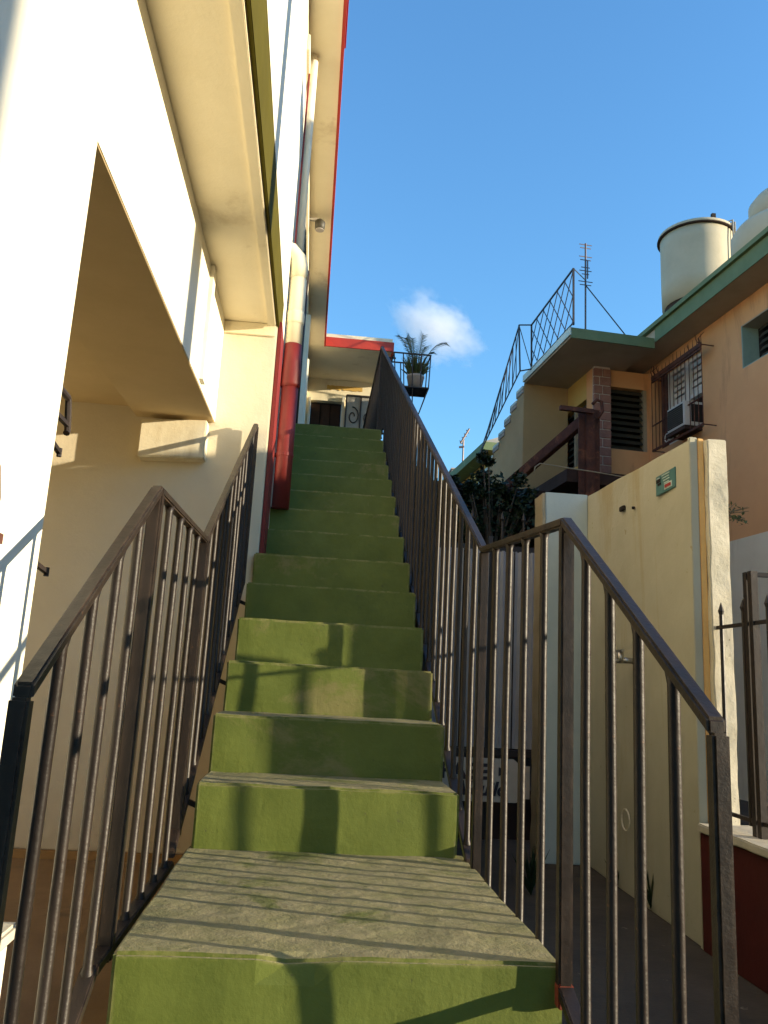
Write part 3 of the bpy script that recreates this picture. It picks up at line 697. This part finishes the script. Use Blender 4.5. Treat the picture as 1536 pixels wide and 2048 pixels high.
# stair run of the railing
xs = t4.x
e1 = hx(1038, 652, xs); e2 = hx(972, 872, xs); f1 = hx(1040, 742, xs); f2 = hx(958, 910, xs)
def V2(p): return (xs+1.1, p.y, p.z-5.2)
MB().bar(V2(e1), V2(e2), .016, .016).build('top_rail', M_iron, rg); MB().bar(V2(f1), V2(f2), .014, .014).build('bottom_rail', M_iron, rg)
for k in range(13):
    a = e1.lerp(e2, k/12); b = f1.lerp(f2, k/12)
    MB().bar(V2(a), V2(b), .010, .010, upv=(0,1,0)).build('lattice_bar', M_iron, rg)
for k in range(0, 12, 2):
    a = e1.lerp(e2, k/12); b = f1.lerp(f2, (k+2)/12)
    MB().bar(V2(a), V2(b), .008, .008).build('lattice_bar', M_iron, rg)
# antenna with guys
am = hy(1171, 575, 1.0); az0 = 5.2; at = hy(1170, 487, 1.0).z
an = thing('tv_antenna', 'tall stacked television antenna mast on the porch roof', 'antenna', hw((am.x, 1.0, 5.195)), HR)
MB().tube([(0,0,0),(0,0,at-5.195)], .013, 8).build('mast', M_antenna, an)
MB().bar((.03,0,at-5.195-.52),(.03,0,at-5.195-.25), .02, .012).build('boom', M_antenna, an)
for k, (dz, hl) in enumerate(((.02,.10),(.07,.085),(.20,.10),(.25,.085),(.36,.07),(.41,.095),(.46,.06),(.57,.11),(.62,.09))):
    q = .5 if k % 2 else .62
    MB().tube([(-hl, -.02, at-5.195-dz-.012),(hl, .02, at-5.195-dz+.012)], .006, 6).build('element', M_antenna, an)
g2 = hy(1270, 668, .3)
MB().tube([(0,0,at-5.195-.62),(g2.x-am.x, -.7, .02)], .008, 6).build('guy_wire', M_wire, an)
gz = t1
MB().tube([(0,0,at-5.195-.55),(-1.1-am.x, gz.y-1.0, gz.z-5.195)], .007, 6).build('guy_wire', M_wire, an)
# water tanks
tc_ = CAM+ray(1394, 540)*10.6; tb = (CAM+ray(1394, 622)*10.6).z-.02; tz = (CAM+ray(1394, 468)*10.6).z
tk = thing('water_tank', 'pale cylindrical water tank with dark lid rim and two hoses', 'water tank', (tc_.x, tc_.y, tb))
TR = .455; TH = tz-tb
MB().lathe([(TR*.965, 0), (TR*.98, TH*.3), (TR*.985, TH*.8), (TR, TH-.01)], 40).build('tank_body', M_tank, tk, smooth=True)
MB().lathe([(TR+.018, TH-.035), (TR+.028, TH-.02), (TR+.022, TH+.01), (TR*.6, TH+.05), (.03, TH+.075)], 40).build('lid', M_tank, tk, smooth=True)
MB().lathe([(TR+.022, TH-.05), (TR+.034, TH-.045), (TR+.034, TH-.032), (TR+.022, TH-.028)], 40).build('rim', M_brown_shade, tk)
MB().box(-.40, .40, -.40, .40, 5.40-tb, -.10).build('plinth', M_tank, tk, .01)
MB().lathe([(TR*.9, -.10), (TR*.9, 0)], 32).build('base_disc', M_brown_shade, tk)
for q in (.0, .06):
    aa = -.95+q*2.2
    d_ = Vector((math.cos(aa), math.sin(aa), 0))
    MB().tube([d_*(TR*.75)+Vector((0,0,TH+.06)), d_*(TR+.04)+Vector((0,0,TH+.05)), d_*(TR+.045)+Vector((0,0,TH*.5)), d_*(TR+.05)+Vector((0,0,-.05+q))], .012, 8).build('hose', M_conc, tk, smooth=True)
MB().box(-.02, .03, -TR-.02, -TR+.02, TH+.0, TH+.07).build('hose_clip', M_dark, tk)
t2c = CAM+ray(1585, 450)*8.6
tk2 = thing('water_tank', 'stepped pale roof tank at the edge of the peach roof', 'water tank', (t2c.x, t2c.y, 5.40))
zA = (CAM+ray(1585, 462)*8.6).z-5.40; zB = (CAM+ray(1585, 385)*8.6).z-5.40
MB().lathe([(.60, 0), (.61, zA*.6), (.61, zA-.06), (.57, zA), (.43, zA+.03)], 40).build('tank_body', M_tank, tk2, smooth=True)
MB().lathe([(.42, zA+.02), (.42, zB-.10), (.36, zB-.02), (.2, zB+.05), (.05, zB+.07)], 40).build('tank_neck', M_tank, tk2, smooth=True)
# rusty steel frame of the old carport
fr0 = hy(1178, 822, -.1)
sf_ = thing('steel_frame', 'rusty steel post and sloping beam standing before the brick pillar', 'steel frame', hw((fr0.x, -.1, 0)), HR)
MB().bar((0,0,0),(0,0,fr0.z), .11, .11).build('post', M_rust, sf_, .006)
for s_ in (-.065, .065): MB().bar((s_,0,0),(s_,0,fr0.z+.02), .016, .13).build('flange', M_rust, sf_)
be = hy(1000, 985, 1.30)
MB().bar((0,.05,fr0.z-.06),(be.x-fr0.x,be.y+.1,be.z), .08, .13).build('beam', M_rust, sf_, .006)
cb0 = hy(1112, 822, -.1)
MB().bar((cb0.x-fr0.x, -.12, cb0.z),(.0, -.12, fr0.z-.05), .05, .05).build('cross_bar', M_rust, sf_)
MB().tube([(.06,-.1,fr0.z-.12),(.12,-.1,fr0.z-.02),(.11,-.1,fr0.z+.09),(.05,-.1,fr0.z+.11),(.0,-.1,fr0.z+.05)], .02, 8).build('hook', M_rust, sf_, smooth=True)
cbl = thing('conduit_run', 'thin pale conduit sagging below the upper floor of the peach house', 'pipe', hw((-.9, -.25, 3.5)), HR)
cpts = [hy(x, y, -.25) for (x, y) in ((1068, 948), (1070, 934), (1080, 927), (1100, 930), (1130, 935), (1190, 944), (1265, 957))]
MB().tube([(p.x+.9, 0, p.z-3.5) for p in cpts], .007, 8).build('conduit', M_frame, cbl, smooth=True)

# ================================================================== planting
def leaf_cloud(blobs, n, size, seed, asp=.5):
    rnd = random.Random(seed); m = MB()
    for _ in range(n):
        c, r = rnd.choice(blobs); c = Vector(c)
        d = Vector((rnd.gauss(0, 1), rnd.gauss(0, 1), rnd.gauss(0, 1))).normalized()
        p = c + d*(r*(rnd.random()**.45))
        a = Vector((rnd.gauss(0, 1), rnd.gauss(0, 1), rnd.gauss(0, .7))).normalized(); b = a.cross(Vector((rnd.gauss(0, 1), rnd.gauss(0, 1), rnd.gauss(0, 1)))).normalized()
        l = size*rnd.uniform(.6, 1.3); wd = l*asp
        m.add([p-a*l*.5, p+b*wd*.5, p+a*l*.5, p-b*wd*.5], [(0,1,2,3)])
    return m
def tree(name, label, base, blobs, n, size, seed, trunk_to, m=M_leaf, cat='tree'):
    t = thing(name, label, cat, base); b = Vector(base)
    tm = MB(); tp_ = Vector(trunk_to)-b
    tm.tube([(0,0,0), (tp_.x*.3+.05, tp_.y*.3, tp_.z*.4), (tp_.x*.8, tp_.y*.8, tp_.z*.8), tuple(tp_)], [.09, .07, .05, .03], 9)
    for c, r in blobs:
        tm.tube([tuple(tp_*.75), tuple((tp_*.75).lerp(Vector(c)-b, .6)+Vector((0,0,.05))), tuple(Vector(c)-b)], [.022, .014, .006], 6)
    tm.build('trunk', M_bark, t, smooth=True)
    leaf_cloud([(Vector(c)-b, r) for c, r in blobs], n, size, seed).build('crown', m, t)
    return t
rb = random.Random(21)
bl = [(onY(x, y, 9.2), r) for (x, y, r) in ((940, 985, .15), (962, 955, .12), (985, 965, .16), (930, 1020, .2), (965, 1010, .26), (1005, 1000, .26), (1040, 1010, .28), (925, 1060, .24), (890, 1075, .22), (980, 1050, .3), (1030, 1050, .3), (1070, 1020, .25))]
bl += [(c+Vector((rb.uniform(-.3, .3), rb.uniform(-.2, .2), rb.uniform(-.22, .25))), rb.uniform(.05, .10)) for c, r in bl for _ in range(2)]
p_ = onY(985, 1300, 9.2)
tree('shrub_tree', 'dark leafy tree crowding the shaded yard behind the gate', (p_.x, p_.y, 0), bl, 5200, .07, 3, onY(980, 1060, 9.2))
bl = [(onY(x, y, 8.0), r) for (x, y, r) in ((830, 960, .18), (850, 1010, .25), (870, 1050, .25), (840, 1080, .3), (900, 1040, .2))]
p_ = onY(850, 1300, 8.0)
tree('shrub_tree', 'dark bush pressed against the outside of the open stair railing', (p_.x, p_.y, 0), bl, 2600, .075, 4, onY(850, 1040, 8.0))
# sprig on the broken wall end
sp = thing('wall_sprig', 'dry twiggy weed sprouting beside the broken end of the garden wall', 'plant', onY(1446, 1035, 3.40))
rnd = random.Random(5)
sm3 = MB()
for k in range(9):
    a = rnd.uniform(-.3, 1.2); q = Vector((.05*math.cos(a)+.02, .02*rnd.uniform(-1, 1), .05*math.sin(a)))
    sm3.tube([(0,0,rnd.uniform(-.03,.03)), tuple(q*.6+Vector((0,0,.01))), tuple(q*1.7)], [.0025, .002, .001], 5)
sm3.build('stem', M_dry, sp)
leaf_cloud([(Vector((.05, 0, .03)), .045), (Vector((.08, 0, .0)), .03)], 60, .022, 9, .35).build('leaves', M_palm, sp)
for (px_, py_, hh) in ((1312, 1822, .16), (1240, 1775, .12), (1070, 1790, .22)):
    b0 = onZ(px_, py_, 0); wd_ = thing('yard_weed', 'small dark weed at the wall foot near the maroon wall' if px_ > 1300 else 'low dark weed at the wall foot near the pale blue pier' if px_ > 1100 else 'taller dark weed growing in the yard before the gate', 'plant', (b0.x-.02, b0.y, 0), group='weeds in the yard')
    gm_ = MB(); r_ = random.Random(px_)
    for k in range(26):
        a = r_.uniform(0, 6.28); o = Vector((math.cos(a), math.sin(a), 0)); l_ = hh*r_.uniform(.5, 1.1); sd = o.cross(Vector((0, 0, 1)))*.006
        tp2 = o*hh*r_.uniform(.1, .5)+Vector((0, 0, l_)); md = tp2*.5+Vector((0, 0, .02))
        gm_.add([-sd*.5, sd*.5, md+sd, tp2, md-sd], [(0,1,2,3,4)])
    gm_.build('blades', M_leaf, wd_)
# plant basket outside the railing
bk = thing('plant_basket', 'dark iron hanging basket bracketed to the open stair railing', 'planter', (.80, 7.40, 3.55))
def bq(x, y, z): return (x-.80, y, z-3.55)
for zz, x0, x1 in ((4.04, .63, .985), (3.705, .66, .975)):
    for yy in (-.12, .12): MB().bar(bq(x0, yy, zz), bq(x1, yy, zz), .012, .012).build('hoop_bar', M_iron, bk)
    for xx in (x0, x1): MB().bar(bq(xx, -.12, zz), bq(xx, .12, zz), .012, .012).build('hoop_bar', M_iron, bk)
for yy in (-.12, .12):
    for k in range(5):
        x = .63+.355*k/4
        MB().bar(bq(x, yy, 4.04), bq(.66+.315*k/4, yy, 3.705), .010, .010, upv=(0,1,0)).build('basket_bar', M_iron, bk)
    for x in (.66, .82, .975): MB().bar(bq(x, yy, 3.705), bq(.84+(x-.82)*.4, yy*.3, 3.47), .010, .010, upv=(0,1,0)).build('basket_bar', M_iron, bk)
MB().bar(bq(.56, 0, 3.70), bq(.66, 0, 3.70), .014, .014).build('bracket', M_iron, bk)
MB().bar(bq(.56, 0, 4.03), bq(.66, 0, 4.03), .014, .014).build('bracket', M_iron, bk)
MB().box(-.15, .17, -.11, .11, .155, .165).build('tray', M_iron, bk)
pt_ = thing('plant_pot', 'grey clay pot sitting inside the iron hanging basket', 'pot', (.86, 7.40, 3.716))
MB().lathe([(.062, 0), (.082, .12), (.086, .125), (.086, .145), (.074, .145)], 24).build('pot_body', M_pot, pt_, smooth=True)
MB().lathe([(.072, .12), (.01, .13)], 20).build('soil', M_bark, pt_)
pm = thing('potted_palm', 'bushy potted palm with arching fronds above the iron basket', 'plant', (.86, 7.40, 3.84))
rnd = random.Random(11)
def frond(base, tip, sag, nl, ll, seed):
    r_ = random.Random(seed); m = MB(); base = Vector(base); tip = Vector(tip); N = 10; pts = []
    for i in range(N+1):
        t = i/N; pts.append(base.lerp(tip, t)+Vector((0, 0, sag*math.sin(math.pi*t*.9)*1.0)))
    m.tube(pts, [.006-.0045*i/N for i in range(N+1)], 5)
    for i in range(nl):
        t = .35+.62*i/nl; k = min(int(t*N), N-1); p = pts[k].lerp(pts[k+1], t*N-k); d = (pts[k+1]-pts[k]).normalized()
        for sgn in (1, -1):
            sd = d.cross(Vector((0, 0, 1))).normalized()*sgn
            q = p+(d*.75+sd*.7+Vector((0,0,-.15-.2*r_.random()))).normalized()*ll*(1-.5*abs(t-.6))
            wv = d.cross(sd).normalized()*.0
            m.add([p-d*.006, p+d*.006, q], [(0,1,2)])
    return m
for k, (dx, dy, dz, sg_) in enumerate(((.34,-.05,.38,.16),(-.22,0,.46,.12),(-.05,.1,.50,.08),(.06,-.06,.50,.04),(.12,.12,.42,.08),(-.14,-.12,.40,.08),(.0,0,.36,.02),(.20,.0,.30,.10),(-.1,.05,.55,.02))):
    frond((0,0,0), (dx,dy,dz), sg_, 16, .11, k).build('frond', M_palm, pm)
gm = MB()
for k in range(170):
    a = rnd.uniform(0, 6.28); l = rnd.uniform(.10, .30); o = Vector((math.cos(a), math.sin(a), 0))
    b0 = o*rnd.uniform(0, .06); tpp = b0+o*rnd.uniform(.03, .16)+Vector((0, 0, l)); sd = o.cross(Vector((0,0,1)))*.006
    mdp = b0.lerp(tpp, .5)+Vector((0,0,.02))
    gm.add([b0-sd, b0+sd, mdp+sd, tpp, mdp-sd], [(0,1,2,3,4)])
gm.build('tuft', M_palm, pm)
pm.scale = (.88, .88, .88)

# ================================================================== far things between the houses
p_ = onY(920, 955, 30)
wb = thing('white_roof_block', 'plain pale rooftop block showing far off beyond the yard', 'building', (p_.x, 30, 0))
zt_ = onY(920, 940, 30).z
MB().box(-.32, .30, 0, 2, 0, zt_).build('block_wall', M_pot, wb)
MB().box(-.36, .34, -.05, 2.05, zt_, zt_+.06).build('block_coping', M_pot, wb)
p_ = onY(925, 940, 22); zp = onY(925, 880, 22).z
a2 = thing('tv_antenna', 'small bent television antenna on a thin pole in the distance', 'antenna', (p_.x, 22, 0))
MB().tube([(0,0,0),(0,0,zp)], .025, 6).build('mast', M_antenna, a2)
MB().tube([(-.08,0,zp-.1),(.16,0,zp+.35)], .03, 6).build('boom', M_antenna, a2)
MB().bar((-.12,0,zp-.22),(.02,0,zp-.2), .05, .05).build('bracket', M_antenna, a2)
for k in range(4): MB().tube([(-.06+k*.06-.06,-.1,zp-.06+k*.11),(-.06+k*.06+.04,.1,zp-.08+k*.11)], .015, 5).build('element', M_antenna, a2)
fh = thing('far_house', 'green edged house with deep eave beyond the roof stair', 'house', onY(985, 1100, 17)*1.0, HR)
fh.location.z = 0
ez = onY(960, 905, 17).z
MB().box(-.35, 4, -.3, 5, ez-.02, ez+.16).build('roof_slab', M_housegreen, fh)
MB().box(.0, 4, .3, 5, 0, ez-.022).build('wall', M_ochre, fh)
MB().add([(-.35,-.3,ez+.16),(4,-.3,ez+.16),(4,5,ez+.16),(-.35,5,ez+.16),(.35,.6,ez+.62),(4,.6,ez+.62),(4,4,ez+.62),(.35,4,ez+.62)], [(4,5,6,7),(0,1,5,4),(1,2,6,5),(2,3,7,6),(3,0,4,7)]).build('roof_pitch', M_soffit, fh)

# ================================================================== unseen, to the right: pole and house added to throw shadows
po = thing('added_shadow_pole', 'unseen round concrete pole added to shade one stair riser', 'utility pole', (4.7, 1.715, 0))  # added pole, placed so its shadow falls across one riser
MB().lathe([(.115, 0), (.108, 2.5), (.09, 7.2)], 20).build('shaft', M_conc, po, smooth=True)
MB().bar((-.6, 0, 6.7), (.6, 0, 6.7), .09, .09).build('cross_arm', M_bark, po)
for x in (-.5, 0, .5): MB().lathe([(.03, 0), (.045, .05), (.02, .11)], 12, 0, (x, 0, 6.75)).build('insulator', M_whitepaint, po)
bh = thing('added_shadow_house', 'unseen plain cream house added to shade the near end of the facade', 'house', (6.2, -1.79, 0))  # added house, set so its shadow edge crosses the near facade
MB().box(0, 4, -7, 0, 0, 4.6).build('wall', M_cream, bh)
MB().box(-.2, 4.2, -7.2, .12, 4.6, 4.75).build('roof_slab', M_housegreen, bh)
for y in (-1.8, -4.6):
    wf = MB().box(-.02, .02, y-.5, y+.5, 1.2, 2.4).build('window', M_dark, bh)
    for q in range(8): MB().box(-.05, -.021, y-.46, y+.46, 1.24+q*.145, 1.34+q*.145).build('slat', M_louvre, wf)
MB().box(-.03, .02, -3.6, -2.8, .02, 2.15).build('door', M_bark, bh)

# ================================================================== cloud
cc = CAM+ray(868, 655)*420
cs = 420/FPX
cl = bpy.data.meshes.new('cloud'); bm = bmesh.new()
bmesh.ops.create_icosphere(bm, subdivisions=3, radius=1.0); bm.to_mesh(cl); bm.free()
mc = bpy.data.materials.new('cloud_vapour'); mc.use_nodes = True; n = mc.node_tree.nodes; l = mc.node_tree.links; n.clear()
out = n.new('ShaderNodeOutputMaterial'); pv_ = n.new('ShaderNodeVolumePrincipled'); pv_.inputs['Anisotropy'].default_value = .2
pv_.inputs['Color'].default_value = (.98, .98, 1, 1)
tcn = n.new('ShaderNodeTexCoord'); ln = n.new('ShaderNodeVectorMath'); ln.operation = 'LENGTH'; l.new(tcn.outputs['Object'], ln.inputs[0])
nzn = n.new('ShaderNodeTexNoise'); nzn.inputs['Scale'].default_value = 2.1; nzn.inputs['Detail'].default_value = 8; nzn.inputs['Roughness'].default_value = .68; l.new(tcn.outputs['Object'], nzn.inputs['Vector'])
m1 = n.new('ShaderNodeMath'); m1.operation = 'MULTIPLY_ADD'; m1.inputs[1].default_value = -1.0; m1.inputs[2].default_value = .06; l.new(ln.outputs['Value'], m1.inputs[0])
m2 = n.new('ShaderNodeMath'); m2.operation = 'MULTIPLY_ADD'; m2.inputs[1].default_value = 1.7; l.new(nzn.outputs['Fac'], m2.inputs[0]); l.new(m1.outputs[0], m2.inputs[2])
m3 = n.new('ShaderNodeMapRange'); m3.inputs[1].default_value = .16; m3.inputs[2].default_value = .80; m3.inputs[3].default_value = 0; m3.inputs[4].default_value = .085; l.new(m2.outputs[0], m3.inputs[0])
l.new(m3.outputs[0], pv_.inputs['Density']); l.new(pv_.outputs[0], out.inputs['Volume'])
co = obj('cloud', cl, mc); co.location = cc
co.scale = (128*cs, 66*cs, 84*cs); co.rotation_euler = (0, R(28), 0)
tag(co, 'single small puffy white cloud in the blue sky', 'cloud')
